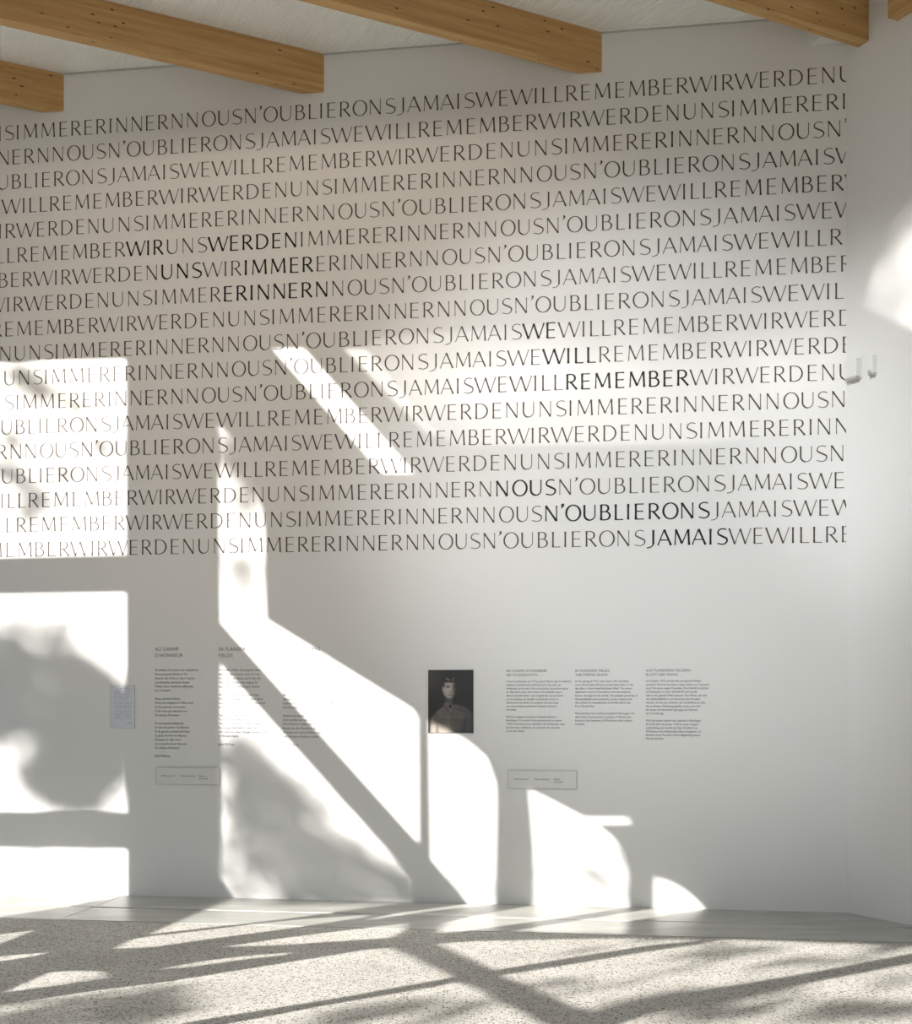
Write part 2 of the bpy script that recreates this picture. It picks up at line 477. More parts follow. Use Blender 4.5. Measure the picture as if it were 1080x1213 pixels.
ROWS = [[["REMEMBER",-5.843],["WIR",-4.936],["WERDEN",-4.611],["UNS",-3.876],["IMMER",-3.528],["ERINNERN",-2.96],["NOUS",-2.117],["N'OUBLIERONS",-1.649],["JAMAIS",-0.453],["WE",0.153],["WILL",0.415],["REMEMBER",0.831],["WIR",1.734],["WERDEN",2.06],["UNS",2.797]],[["WERDEN",-5.73],["UNS",-4.995],["IMMER",-4.647],["ERINNERN",-4.08],["NOUS",-3.225],["N'OUBLIERONS",-2.758],["JAMAIS",-1.556],["WE",-0.96],["WILL",-0.694],["REMEMBER",-0.282],["WIR",0.626],["WERDEN",0.954],["UNS",1.689],["IMMER",2.037],["ERINNERN",2.606]],[["ERINNERN",-5.3],["NOUS",-4.445],["N'OUBLIERONS",-3.977],["JAMAIS",-2.764],["WE",-2.169],["WILL",-1.912],["REMEMBER",-1.501],["WIR",-0.601],["WERDEN",-0.299],["UNS",0.466],["IMMER",0.821],["ERINNERN",1.385],["NOUS",2.244],["N'OUBLIERONS",2.712]],[["N'OUBLIERONS",-5.725],["JAMAIS",-4.511],["WE",-3.918],["WILL",-3.653],["REMEMBER",-3.246],["WIR",-2.341],["WERDEN",-2.015],["UNS",-1.283],["IMMER",-0.935],["ERINNERN",-0.367],["NOUS",0.487],["N'OUBLIERONS",0.959],["JAMAIS",2.176],["WE",2.771]],[["WE",-5.438],["WILL",-5.173],["REMEMBER",-4.76],["WIR",-3.854],["WERDEN",-3.528],["UNS",-2.807],["IMMER",-2.448],["ERINNERN",-1.887],["NOUS",-1.029],["N'OUBLIERONS",-0.565],["JAMAIS",0.65],["WE",1.246],["WILL",1.508],["REMEMBER",1.917],["WIR",2.836]],[["N'OUBLIERONS",-6.003],["JAMAIS",-4.79],["WE",-4.196],["WILL",-3.932],["REMEMBER",-3.519],["WIR*",-2.61],["UNS",-2.281],["WERDEN*",-1.942],["IMMER",-1.204],["ERINNERN",-0.637],["NOUS",0.217],["N'OUBLIERONS",0.684],["JAMAIS",1.897],["WE",2.497],["WILL",2.764]],[["JAMAIS",-5.56],["WE",-4.967],["WILL",-4.702],["REMEMBER",-4.289],["WIR",-3.383],["WERDEN",-3.057],["UNS*",-2.324],["WIR",-1.986],["IMMER*",-1.649],["ERINNERN",-1.079],["NOUS",-0.226],["N'OUBLIERONS",0.244],["JAMAIS",1.459],["WE",2.053],["WILL",2.319],["REMEMBER",2.734]],[["WE",-5.37],["WILL",-5.106],["REMEMBER",-4.692],["WIR",-3.786],["WERDEN",-3.46],["UNS",-2.727],["IMMER",-2.376],["ERINNERN*",-1.816],["NOUS",-0.958],["N'OUBLIERONS",-0.489],["JAMAIS",0.728],["WE",1.316],["WILL",1.585],["REMEMBER",1.992]],[["N'OUBLIERONS",-6.219],["JAMAIS",-5.006],["WE",-4.413],["WILL",-4.148],["REMEMBER",-3.735],["WIR",-2.828],["WERDEN",-2.514],["UNS",-1.782],["IMMER",-1.43],["ERINNERN",-0.864],["NOUS",-0.013],["N'OUBLIERONS",0.447],["JAMAIS",1.671],["WE",2.259],["WILL",2.53]],[["REMEMBER",-5.513],["WIR",-4.606],["WERDEN",-4.28],["UNS",-3.546],["IMMER",-3.198],["ERINNERN",-2.631],["NOUS",-1.785],["N'OUBLIERONS",-1.316],["JAMAIS",-0.084],["WE*",0.507],["WILL",0.771],["REMEMBER",1.184],["WIR",2.093],["WERDEN",2.412]],[["REMEMBER",-5.602],["WIR",-4.696],["WERDEN",-4.37],["UNS",-3.635],["IMMER",-3.29],["ERINNERN",-2.72],["NOUS",-1.873],["N'OUBLIERONS",-1.41],["JAMAIS",-0.201],["WE",0.392],["WILL*",0.656],["REMEMBER",1.075],["WIR",1.979],["WERDEN",2.307]],[["REMEMBER",-5.847],["WIR",-4.94],["WERDEN",-4.614],["UNS",-3.879],["IMMER",-3.531],["ERINNERN",-2.972],["NOUS",-2.117],["N'OUBLIERONS",-1.649],["JAMAIS",-0.437],["WE",0.144],["WILL",0.408],["REMEMBER*",0.831],["WIR",1.736],["WERDEN",2.067],["UNS",2.795]],[["ERINNERN",-5.268],["NOUS",-4.414],["N'OUBLIERONS",-3.946],["JAMAIS",-2.732],["WE",-2.144],["WILL",-1.873],["REMEMBER",-1.46],["WIR",-0.555],["WERDEN",-0.239],["UNS",0.503],["IMMER",0.853],["ERINNERN",1.421],["NOUS",2.281],["N'OUBLIERONS",2.741]],[["UNS",-5.226],["IMMER",-4.878],["ERINNERN",-4.311],["NOUS",-3.456],["N'OUBLIERONS",-2.986],["JAMAIS",-1.776],["WE",-1.19],["WILL",-0.933],["REMEMBER",-0.51],["WIR",0.396],["WERDEN",0.719],["UNS",1.458],["IMMER",1.808],["ERINNERN",2.373]],[["ERINNERN",-5.263],["NOUS",-4.408],["N'OUBLIERONS",-3.94],["JAMAIS",-2.727],["WE",-2.152],["WILL",-1.887],["REMEMBER",-1.481],["WIR",-0.576],["WERDEN",-0.25],["UNS",0.49],["IMMER",0.838],["ERINNERN",1.405],["NOUS",2.262],["N'OUBLIERONS",2.733]],[["N'OUBLIERONS",-5.91],["JAMAIS",-4.697],["WE",-4.104],["WILL",-3.839],["REMEMBER",-3.426],["WIR",-2.506],["WERDEN",-2.198],["UNS",-1.464],["IMMER",-1.116],["ERINNERN",-0.546],["NOUS*",0.304],["N'OUBLIERONS",0.775],["JAMAIS",2.0],["WE",2.585]],[["N'OUBLIERONS",-6.012],["JAMAIS",-4.799],["WE",-4.206],["WILL",-3.941],["REMEMBER",-3.528],["WIR",-2.614],["WERDEN",-2.307],["UNS",-1.568],["IMMER",-1.22],["ERINNERN",-0.65],["NOUS",0.205],["N'OUBLIERONS*",0.672],["JAMAIS",1.885],["WE",2.475],["WILL",2.744]],[["JAMAIS",-5.252],["WE",-4.659],["WILL",-4.394],["REMEMBER",-3.981],["WIR",-3.074],["WERDEN",-2.758],["UNS",-2.024],["IMMER",-1.68],["ERINNERN",-1.116],["NOUS",-0.252],["N'OUBLIERONS",0.208],["JAMAIS*",1.421],["WE",2.016],["WILL",2.278],["REMEMBER",2.702]]]
WIDTH = {"IMMER":0.567,"ERINNERN":0.855,"NOUS":0.468,"N'OUBLIERONS":1.213,"JAMAIS":0.593,"WE":0.265,"WILL":0.413,"REMEMBER":0.907,"WIR":0.326,"WERDEN":0.735,"UNS":0.348}
TREES = [[26,9.865,"slender tree outside the facade, leftmost and tallest",[[10.0081,6.5366,0.128,66],[9.8832,6.4729,0.12,66],[10.0898,5.7444,0.128,48],[9.8832,5.6071,0.112,48],[9.5068,6.1444,0.104,42],[9.6567,6.4207,0.096,24],[10.0626,6.0246,0.096,30],[9.9537,5.4489,0.096,30],[9.7373,5.8563,0.096,24]]],[22,9.745,"dense tree outside the facade shading the lower left window",[[10.1838,3.6318,0.19,44],[10.1578,4.052,0.19,44],[9.278,4.0521,0.19,44],[9.4657,3.9773,0.19,44],[9.7003,4.322,0.19,44],[9.7054,3.3772,0.19,44],[9.5584,3.7939,0.19,44],[10.1069,4.3392,0.19,44],[9.4313,3.9943,0.19,44],[9.6053,3.3997,0.19,44],[9.6109,3.3421,0.19,44],[10.3082,4.0225,0.19,44],[9.3135,4.0839,0.19,44],[9.7152,4.1191,0.19,44],[9.8582,3.957,0.19,44],[9.7659,3.3075,0.19,44],[9.6492,3.3178,0.19,44],[9.6619,4.319,0.19,44],[9.3851,3.8849,0.19,44],[9.6112,4.2736,0.19,44],[9.4715,3.8481,0.19,44],[10.1267,4.2894,0.19,44],[9.9748,4.2265,0.19,44],[9.6057,4.1183,0.19,44],[10.0967,4.2818,0.19,44],[10.2332,3.7951,0.19,44],[9.7345,4.3028,0.19,44],[9.3946,4.1314,0.19,44],[9.9146,3.7599,0.19,44],[9.6946,3.7391,0.19,44],[9.7958,3.6706,0.19,44],[9.3428,3.9811,0.19,44],[10.1842,3.9542,0.19,44],[9.299,3.9783,0.19,44],[9.7143,3.9022,0.19,44],[9.6524,4.0735,0.19,44],[9.6194,3.5792,0.19,44],[10.4476,4.1824,0.19,44],[9.6563,3.27,0.19,44],[10.1678,3.7541,0.19,44],[9.7558,4.0798,0.19,44],[10.031,3.9928,0.19,44],[10.1079,3.8803,0.19,44],[9.7838,3.5234,0.19,44],[10.0963,4.0892,0.19,44],[9.5044,4.2748,0.19,44],[10.2454,3.7546,0.19,44],[10.0818,3.947,0.19,44],[9.4692,4.0257,0.19,44],[9.4085,4.0307,0.19,44],[10.1995,4.188,0.19,44],[9.8314,4.2235,0.19,44],[9.5009,3.4907,0.19,44],[10.25,3.961,0.19,44],[10.0081,4.5837,0.15,22],[9.7643,4.6195,0.12,18],[9.8724,4.4609,0.15,24],[10.0626,4.124,0.17,34],[10.1993,3.8721,0.17,24],[9.6298,4.275,0.17,36],[9.4428,3.9378,0.17,36],[9.6567,3.5584,0.17,34],[9.8075,3.3349,0.14,24],[9.6567,3.2689,0.12,26],[10.2542,4.1934,0.2,30],[8.7746,2.3254,0.12,12],[8.9213,2.2115,0.15,12],[8.9165,2.4421,0.1,8],[9.8994,2.6923,0.1,7],[9.6298,2.7268,0.1,6],[9.8183,3.635,0.17,40],[9.6835,3.4813,0.17,40],[9.5762,3.6549,0.17,40],[9.7643,3.2832,0.17,40],[9.6298,3.2989,0.17,40],[9.8994,3.4704,0.17,40],[9.4961,3.6167,0.17,40],[10.0353,3.7943,0.17,40],[10.1445,3.6875,0.17,40],[9.4162,3.7462,0.17,40],[9.4534,3.8669,0.17,40],[9.5228,3.4727,0.17,40],[9.4321,3.5728,0.17,40],[9.603,3.4097,0.17,40],[9.9266,3.3252,0.17,40],[9.7104,3.4041,0.17,40]]],[24,8.618,"light-crowned tree outside the tall narrow window",[[8.6562,6.1996,0.13,35],[8.5532,6.1005,0.12,35],[8.6304,5.9438,0.1,22],[8.7183,6.3122,0.08,22],[8.6304,5.4817,0.12,26],[8.5532,6.496,0.12,44],[8.5275,6.3064,0.1,22],[8.6046,5.2924,0.1,13],[8.6821,6.4557,0.12,26],[8.5789,6.3231,0.1,26],[8.7493,6.3024,0.06,8],[8.5275,6.1417,0.08,14]]],[20,8.25,"bushy tree outside the raking strut window",[[8.5532,3.8268,0.17,36],[8.3483,3.8031,0.17,36],[8.6304,3.5675,0.14,22],[8.4505,3.4696,0.17,36],[8.1958,3.4011,0.18,36],[7.9938,3.5422,0.14,26],[7.8934,3.3847,0.16,26],[8.3483,3.1467,0.16,26],[8.5532,3.2007,0.14,20],[8.0441,3.1972,0.16,24],[8.7079,3.9355,0.1,14],[7.6939,3.3308,0.12,16],[8.6046,4.1048,0.08,8],[8.5383,3.7536,0.22,22],[8.3001,3.6812,0.22,22],[8.2198,3.7203,0.22,22],[8.6646,2.8629,0.22,22],[7.5853,3.1597,0.22,22],[8.2039,3.0362,0.22,22],[7.8669,3.3092,0.22,22],[8.3629,3.755,0.22,22],[7.6758,3.3064,0.22,22],[8.6675,3.1223,0.22,22],[8.4918,3.7604,0.22,22],[8.2264,3.0417,0.22,22],[8.403,3.0732,0.22,22],[8.1573,3.2681,0.22,22],[8.0948,3.2478,0.22,22],[8.4924,3.129,0.22,22],[7.6781,3.4198,0.22,22],[7.993,3.2284,0.22,22],[8.6266,3.7476,0.22,22],[8.3853,3.5083,0.22,22],[8.2163,3.6407,0.22,22],[8.6212,3.9356,0.22,22],[8.5439,4.0387,0.22,22],[7.6216,3.3802,0.22,22],[8.5865,3.4656,0.22,22],[8.3334,3.7998,0.22,22],[8.2947,3.3891,0.22,22],[8.4706,3.7312,0.22,22],[8.5449,3.4125,0.22,22],[8.5934,3.8792,0.22,22],[8.2706,3.4524,0.22,22],[8.2069,3.7724,0.22,22],[8.1366,3.3771,0.22,22],[8.219,3.3572,0.22,22],[8.0935,3.4032,0.22,22],[8.6026,3.559,0.22,22],[8.2132,3.1226,0.22,22],[7.7036,3.4293,0.22,22],[7.8434,3.3712,0.16,22],[8.0441,3.1645,0.16,22],[7.7336,3.2637,0.16,22],[8.1451,3.4201,0.16,22],[8.2974,3.6579,0.16,22],[8.4403,3.868,0.16,22],[8.5532,3.9586,0.16,22],[7.9185,3.1475,0.16,22],[8.2974,3.035,0.16,22],[7.6442,3.3497,0.16,22],[8.6304,3.3035,0.16,22]]],[19,6.709,"small tree outside the middle windows",[[6.5057,3.8157,0.12,16],[6.6243,3.8656,0.12,10],[6.7435,3.7252,0.12,10],[7.2263,3.5413,0.12,12],[6.4348,4.0637,0.07,8],[6.5768,3.6937,0.12,12],[6.8537,3.5749,0.06,5]]],[14,6.035,"low tree outside, nearest the left end of the hall floor light",[[6.1537,1.9919,0.18,44],[5.9426,1.979,0.16,34],[5.9905,1.8702,0.22,34],[6.0444,1.7926,0.22,30],[5.8181,2.0381,0.14,14],[6.6234,2.0418,0.12,14],[6.2407,1.7725,0.2,16],[5.7907,1.7842,0.25,50],[5.7128,1.8895,0.2,40]]],[17,4.953,"sapling outside between the low trees",[[5.0434,2.4059,0.12,22],[5.07,2.3072,0.14,22],[5.0425,2.2378,0.14,20],[4.8488,2.5205,0.1,10],[4.7622,2.4014,0.13,14]]],[15,4.347,"spreading low tree outside the right end of the facade",[[4.6619,2.8447,0.12,10],[4.9106,2.7898,0.1,10],[4.2337,2.7577,0.2,60],[4.2679,2.8526,0.15,44],[4.1551,2.9062,0.16,44],[4.1233,3.0029,0.14,36],[4.1076,3.0831,0.14,30],[3.8193,3.0092,0.16,30],[3.9329,2.8471,0.16,26],[3.575,3.0704,0.15,34],[3.4378,3.1355,0.15,30],[3.5868,2.9595,0.13,14],[4.4191,3.355,0.1,12],[4.3645,3.426,0.08,8],[4.9973,3.3315,0.12,14],[4.7953,3.3946,0.12,16],[4.2104,3.5452,0.1,10],[5.4385,3.1221,0.08,8],[3.771,3.3961,0.12,10],[4.8012,3.2646,0.1,8],[4.2601,3.7317,0.1,24],[5.4207,3.3374,0.08,8],[4.702,3.0904,0.09,6]]]]



def facade():  # mask wall out of view; its openings shape the sun patches
    outer = [(-2.4, 0.0), (12.0, 0.0), (12.0, ATRIUM), (-2.4, ATRIUM)]
    polys = [outer] + OPEN + DIMMERS
    vs, fs = [], []
    for p in polys:
        i0 = len(vs)
        vs += [Vector(q) for q in p]
        fs.append(list(range(i0, i0 + len(p))))
    ov, oe, of, _, _, orig = delaunay_2d_cdt(vs, [], fs, 0, 1e-5, True)
    th = 0.03
    keep = [f for f, og in zip(of, orig) if list(og) == [0]]
    n = len(ov)
    v3 = [FO + FA * p.x + Vector((0, 0, p.y)) for p in ov] + [FO + FA * p.x + FNo * th + Vector((0, 0, p.y)) for p in ov]
    faces = []
    count = {}
    for f in keep:
        faces.append(tuple(f)); faces.append(tuple(n + i for i in reversed(f)))
        for k in range(len(f)):
            e = (f[k], f[(k + 1) % len(f)])
            count[tuple(sorted(e))] = count.get(tuple(sorted(e)), []) + [e]
    for k, es in count.items():
        if len(es) == 1:
            a, b_ = es[0]
            faces.append((b_, a, n + a, n + b_))
    o = fix_normals(mesh_obj('facade_sun_mask', v3, faces, M_WALL))
    tag(o, kind='structure')
    # added sheets that dim the sun to a soft glow
    for i, (p, d) in enumerate(zip(DIMMERS, DIMMER_DENS)):
        q = [Vector(x) for x in p]
        v, e, f, _, _, _ = delaunay_2d_cdt(q, [], [list(range(len(q)))], 1, 1e-5, True)
        # refine so that the graded strength can be stored on the points
        bm = bmesh.new()
        bv = [bm.verts.new((x.x, x.y, 0)) for x in v]
        for t in f:
            bm.faces.new([bv[k] for k in t])
        for _ in range(5):
            bmesh.ops.subdivide_edges(bm, edges=[e_ for e_ in bm.edges if e_.calc_length() > 0.09], cuts=1)
            bmesh.ops.triangulate(bm, faces=bm.faces)
        bm.verts.ensure_lookup_table()
        vv = [x.co.copy() for x in bm.verts]
        ff = [tuple(x.index for x in t.verts) for t in bm.faces]
        bm.free()
        dimming_pane = mesh_obj('dimming_pane', [FO + FA * c.x + FNo * 0.015 + Vector((0, 0, c.y)) for c in vv], ff, M_DIMMER, o)
        at = dimming_pane.data.attributes.new('dimming', 'FLOAT', 'POINT')
        for k, c in enumerate(vv):
            at.data[k].value = max(0.0, min(1.0, d(c.x, c.y)))
    return o


def ss(a, b, x):
    t = max(0.0, min(1.0, (x - a) / (b - a)))
    return t * t * (3 - 2 * t)


def dimmer_density(ctrl):
    def d(a, z):
        sw = sv_ = 0.0
        for (ca, cz, t) in ctrl:
            w = 1.0 / ((a - ca) ** 2 + (z - cz) ** 2 + 0.003) ** 1.6
            sw += w; sv_ += w * (1 - t)
        return sv_ / sw
    return d


DIMMER_DENS = [dimmer_density(c) for c in DIMMER_CTRL]
fac = facade()

# ------------------------------------------------------------------ roof of the high hall (behind and above the view)
fl, fr = FO + FA * 12.0, FO + FA * (-2.4)
roof = slab_of('ceiling_hall', [zl + WN * 0.0, zr, Rw(15.0), fr, fl], ATRIUM, ATRIUM + 0.3, M_WALL)
tag(roof, kind='structure')

# remaining sides of the hall: solid above, open glazed band below
WIN_L, WIN_R = 3.4, 3.4
fl2 = Vector((-9.2, 10.85, 0))
wl = slab_of('wall_left', [fl, fl2, fl2 + Vector((-0.2, 0, 0)), fl + Vector((-0.2, 0, 0))], WIN_L, ATRIUM, M_WALL)
tag(wl, kind='structure')
wr = slab_of('wall_rear', [fr, Rw(15.0), Rw(15.0) + Vector((0, -0.2, 0)), fr + Vector((0, -0.2, 0))], WIN_R, ATRIUM, M_WALL)
tag(wr, kind='structure')

# ground outside
gr = slab_of('ground', [(-70, -70), (60, -70), (60, 60), (-70, 60)], -0.5, -0.13, M_GROUND)
tag(gr, kind='structure')

# ------------------------------------------------------------------ beams
def near_beam(t_x):
    return W(t_x)


beam_labels = ['glulam beam ending lowest at the far left above the first row of letters',
               'long glulam beam second from the left, ending above OUBLIERONS of the top row',
               'glulam beam third from the left, ending above the middle of the wall',
               'rightmost long glulam beam, running into the right wall beside the white box']
BW = 0.175                                 # beam footprint along the wall
for i, xw in enumerate((-3.131, -1.020, 1.094, 3.207)):
    n0, f0 = W(xw), W(xw - BW)
    L = (ZONE - 0.002) / abs(BD.dot(WN))
    if xw < CX:
        pts = [n0, f0, f0 - BD * L, n0 - BD * L]
    else:
        # cut by the right wall
        def hit(p):
            k = (Vector((CX, CY, 0)) - p).dot(RN) / BD.dot(RN)
            return p + BD * k
        pts = [hit(n0), hit(f0), f0 - BD * L, n0 - BD * L]
    b_ = slab_of('ceiling_beam', pts, BEAM_Z, CEIL + 0.004, M_WOOD, None, 0.003)
    tag(b_, beam_labels[i], 'beam', 'glulam roof beams')
k0 = 0.47
led = frame_box('wall_beam', Vector((CX, CY, 0)), RD, RN, (k0, 3.0), (0.0, 0.09), 6.27, CEIL, M_WOOD_R, None, 0.003)
tag(led, 'short piece of timber beam fixed along the top of the right wall', 'beam')
hd = slab_of('header_beam', [zl + WN * 0.005, zr + WN * 0.005 - WD * 0.05, zr + WN * 0.14 - WD * 0.05, zl + WN * 0.14], BEAM_Z, CEIL + 0.25, M_WOOD_H)
tag(hd, 'long timber header carrying the roof beams in front of the wall', 'beam')

# white boxed casing in the corner below the ceiling
A0 = W(2.576)
fr_ = A0 + RD * 0.150
kend = 0.0
v = fr_
# line through v along WD meets right wall
k = (Vector((CX, CY, 0)) - v).dot(RN) / WD.dot(RN)
rr = v + WD * k
box = slab_of('corner_casing', [A0, Vector((CX, CY, 0)), rr, v], 6.337, CEIL + 0.004, M_DEVICE, None, 0.003)
tag(box, 'white boxed casing tucked under the rightmost beam in the corner', 'casing')

# ------------------------------------------------------------------ two small devices by the corner
CO = Vector((CX, CY, 0))
d1 = empty('wall_sensor', Rw(0.08, 3.87))
tag(d1, 'wide white box with grey underside on the right wall next to the corner', 'sensor')
adopt(frame_box('housing', CO, RD, RN, (0.02, 0.142), (0.008, 0.05), 3.875, 4.005, M_DEVICE, None, 0.004), d1)
adopt(frame_box('base_plate', CO, RD, RN, (0.015, 0.150), (0.0, 0.009), 3.865, 4.02, M_DEVICE, None, 0.002), d1)
adopt(frame_box('bottom_lens', CO, RD, RN, (0.024, 0.140), (0.010, 0.049), 3.858, 3.876, M_DEVICE_D, None, 0.003), d1)
d2 = empty('wall_detector', Rw(0.26, 3.86))
tag(d2, 'narrow white detector with round lens, right of the wide box on the right wall', 'sensor')
adopt(frame_box('housing', CO, RD, RN, (0.235, 0.285), (0.0, 0.042), 3.865, 3.995, M_DEVICE, None, 0.006), d2)
c0 = Rw(0.26, 3.873, 0.042)
tv, tf = tube([c0 - RN * 0.01, c0 + RN * 0.010, c0 + RN * 0.014], [0.014, 0.014, 0.008], 12)
adopt(fix_normals(mesh_obj('lens', tv, tf, M_DEVICE_D)), d2)
adopt(frame_box('bottom_cap', CO, RD, RN, (0.238, 0.282), (0.004, 0.038), 3.852, 3.866, M_DEVICE_D, None, 0.003), d2)

# ------------------------------------------------------------------ big wall lettering
# glyph strokes in cap heights; T thick stroke, t thin stroke


def arc(cx, cy, rx, ry, a0, a1, n=14):
    return [(cx + rx * math.cos(math.radians(a0 + (a1 - a0) * i / n)), cy + ry * math.sin(math.radians(a0 + (a1 - a0) * i / n))) for i in range(n + 1)]


def glyph_strokes(ch):
    """list of (points, mode): mode 'T' thick, 't' thin, 'c' modulated by direction; advance"""
    if ch == 'I': return [([(0.06, 0), (0.06, 1)], 'T')], 0.38, 0.12
    if ch == 'L': return [([(0.05, 0), (0.05, 1)], 'T'), ([(0.02, 0.02), (0.42, 0.02)], 't')], 0.60, 0.44
    if ch == 'E': return [([(0.05, 0), (0.05, 1)], 'T'), ([(0.02, 0.02), (0.47, 0.02)], 't'), ([(0.05, 0.52), (0.43, 0.52)], 't'), ([(0.02, 0.98), (0.46, 0.98)], 't')], 0.74, 0.48
    if ch == 'N': return [([(0.05, 0), (0.05, 1)], 't'), ([(0.04, 1.0), (0.66, 0.0)], 'T'), ([(0.665, 0), (0.665, 1)], 't')], 0.96, 0.70
    if ch == 'M': return [([(0.07, 0), (0.12, 1)], 't'), ([(0.12, 1.0), (0.49, 0.10)], 'T'), ([(0.49, 0.10), (0.86, 1.0)], 't'), ([(0.87, 1), (0.92, 0)], 'T')], 1.18, 0.97
    if ch == 'U': return [([(0.05, 1), (0.05, 0.36)] + arc(0.33, 0.36, 0.28, 0.345, 180, 360)[1:] + [(0.61, 1)], 'u')], 0.93, 0.66
    if ch == 'W': return [([(0.0, 1), (0.31, 0.0)], 'T'), ([(0.31, 0.0), (0.62, 0.97)], 't'), ([(0.61, 0.97), (0.90, 0)], 'T'), ([(0.90, 0.0), (1.21, 1)], 't')], 1.25, 1.22
    if ch == 'A': return [([(0.0, 0), (0.36, 1)], 't'), ([(0.36, 1), (0.74, 0)], 'T'), ([(0.13, 0.34), (0.61, 0.34)], 't')], 0.84, 0.76
    if ch == 'R': return [([(0.05, 0), (0.05, 1)], 'T'), ([(0.05, 0.98), (0.26, 0.98)] + arc(0.26, 0.735, 0.23, 0.245, 90, -90)[1:] + [(0.05, 0.49)], 'c'), ([(0.24, 0.49), (0.60, 0.0)], 'T')], 0.80, 0.62
    if ch == 'B': return [([(0.05, 0), (0.05, 1)], 'T'), ([(0.05, 0.98), (0.25, 0.98)] + arc(0.25, 0.76, 0.20, 0.22, 90, -90)[1:] + [(0.05, 0.54)], 'c'), ([(0.05, 0.54), (0.28, 0.54)] + arc(0.28, 0.28, 0.25, 0.26, 90, -90)[1:] + [(0.05, 0.02)], 'c')], 0.80, 0.56
    if ch == 'D': return [([(0.05, 0), (0.05, 1)], 'T'), ([(0.05, 0.98), (0.26, 0.98)] + arc(0.26, 0.50, 0.46, 0.48, 90, -90, 20)[1:] + [(0.05, 0.02)], 'c')], 0.96, 0.75
    if ch == 'O': return [(arc(0.44, 0.5, 0.41, 0.505, 0, 360, 30), 'c')], 1.06, 0.88
    if ch == 'S': return [([(0.45, 0.93)] + arc(0.28, 0.745, 0.235, 0.25, 65, 200, 9) + [(0.12, 0.60), (0.28, 0.50), (0.42, 0.41)] + arc(0.25, 0.255, 0.245, 0.25, 25, -125, 10) + [(0.02, 0.06)], 's')], 0.75, 0.52
    if ch == 'J': return [([(0.34, 1), (0.34, 0.14), (0.31, 0.0), (0.22, -0.09), (0.08, -0.14), (0.0, -0.14)], 'j')], 0.58, 0.40
    if ch == "'": return [([(0.09, 1.10), (0.13, 1.02), (0.11, 0.93), (0.02, 0.83)], 'q')], 0.26, 0.16
    return [], 0.5, 0.4


def ribbon(pts, widths):
    """left and right border of a polyline with mitred joins"""
    n = len(pts); quads = []
    L, R = [], []
    closed = (abs(pts[0][0] - pts[-1][0]) + abs(pts[0][1] - pts[-1][1])) < 1e-6 and n > 4
    for i in range(n):
        if closed:
            a = pts[i - 1] if i > 0 else pts[-2]
            c = pts[i + 1] if i < n - 1 else pts[1]
        else:
            a, c = pts[max(i - 1, 0)], pts[min(i + 1, n - 1)]
        dx, dy = c[0] - a[0], c[1] - a[1]
        l = math.hypot(dx, dy) or 1
        nx, ny = -dy / l, dx / l
        w = widths[i] / 2
        L.append((pts[i][0] + nx * w, pts[i][1] + ny * w)); R.append((pts[i][0] - nx * w, pts[i][1] - ny * w))
    for i in range(n - 1):
        quads.append([L[i], L[i + 1], R[i + 1], R[i]])
    return quads


PAIR = {'RW': 0.77, 'RO': 0.83, 'MA': 1.13, 'MM': 1.25, 'MB': 1.24, 'EM': 0.81, 'EW': 0.74, 'SJ': 0.73, 'SW': 0.74, 'UN': 1.07, 'US': 0.97, 'UB': 1.02, 'AI': 1.06, "N'": 0.95, 'LI': 0.75, 'NE': 1.0}
ADV = {'O': 1.08, 'U': 1.04, 'B': 0.87, 'L': 0.73, 'I': 0.46, 'E': 0.84, 'R': 0.91, 'N': 1.04, 'S': 0.84, 'J': 0.69, 'A': 0.99, 'M': 1.30, 'W': 1.46, 'D': 1.07, "'": 0.31}
INK = {'O': 1.04, 'U': 1.14, 'B': 1.08, 'L': 1.2, 'E': 1.15, 'R': 1.07, 'N': 1.05, 'S': 1.24, 'J': 1.2, 'A': 1.10, 'M': 1.02, 'W': 1.08, 'D': 1.03}


def glyph_quads(ch, T, t):
    strokes, adv, ink = glyph_strokes(ch)
    strokes = [([(p[0] * INK.get(ch, 1.0), p[1]) for p in pts], m) for pts, m in strokes]
    out = []
    for pts, mode in strokes:
        n = len(pts)
        ws = []
        for i in range(n):
            a, c = pts[max(i - 1, 0)], pts[min(i + 1, n - 1)]
            dx, dy = c[0] - a[0], c[1] - a[1]
            l = math.hypot(dx, dy) or 1
            up = abs(dy) / l
            if mode == 'T': w = T
            elif mode == 't': w = t
            elif mode == 'u': w = (T if pts[i][0] < 0.2 else t + (T - t) * max(0, (0.45 - pts[i][0]) / 0.25) if pts[i][0] < 0.45 else t)
            elif mode == 's': w = t + (T - t) * max(0.0, 1 - abs(i / (n - 1) - 0.5) * 3.2)
            elif mode == 'j': w = T if pts[i][1] > 0.1 else t
            elif mode == 'q': w = (1.9 * t + T * 0.4) * (1.0 if i < 2 else 0.6 if i == 2 else 0.2)
            else: w = t + (T - t) * up ** 1.5
            ws.append(w)
        if mode in 'Tt' and n == 2:
            # slight flare at the stroke ends
            p, q = pts
            m1 = (p[0] * 0.75 + q[0] * 0.25, p[1] * 0.75 + q[1] * 0.25)
            m2 = (p[0] * 0.25 + q[0] * 0.75, p[1] * 0.25 + q[1] * 0.75)
            w = ws[0]
            pts = [p, m1, m2, q]; ws = [w * 1.18, w * 0.94, w * 0.94, w * 1.18]
        out += ribbon(pts, ws)
    return out, adv, ink


def clip_x(poly, xmax):
    out = []
    for i in range(len(poly)):
        a, b_ = poly[i], poly[(i + 1) % len(poly)]
        ia, ib = a[0] <= xmax, b_[0] <= xmax
        if ia: out.append(a)
        if ia != ib:
            s = (xmax - a[0]) / (b_[0] - a[0])
            out.append((xmax, a[1] + s * (b_[1] - a[1])))
    return out


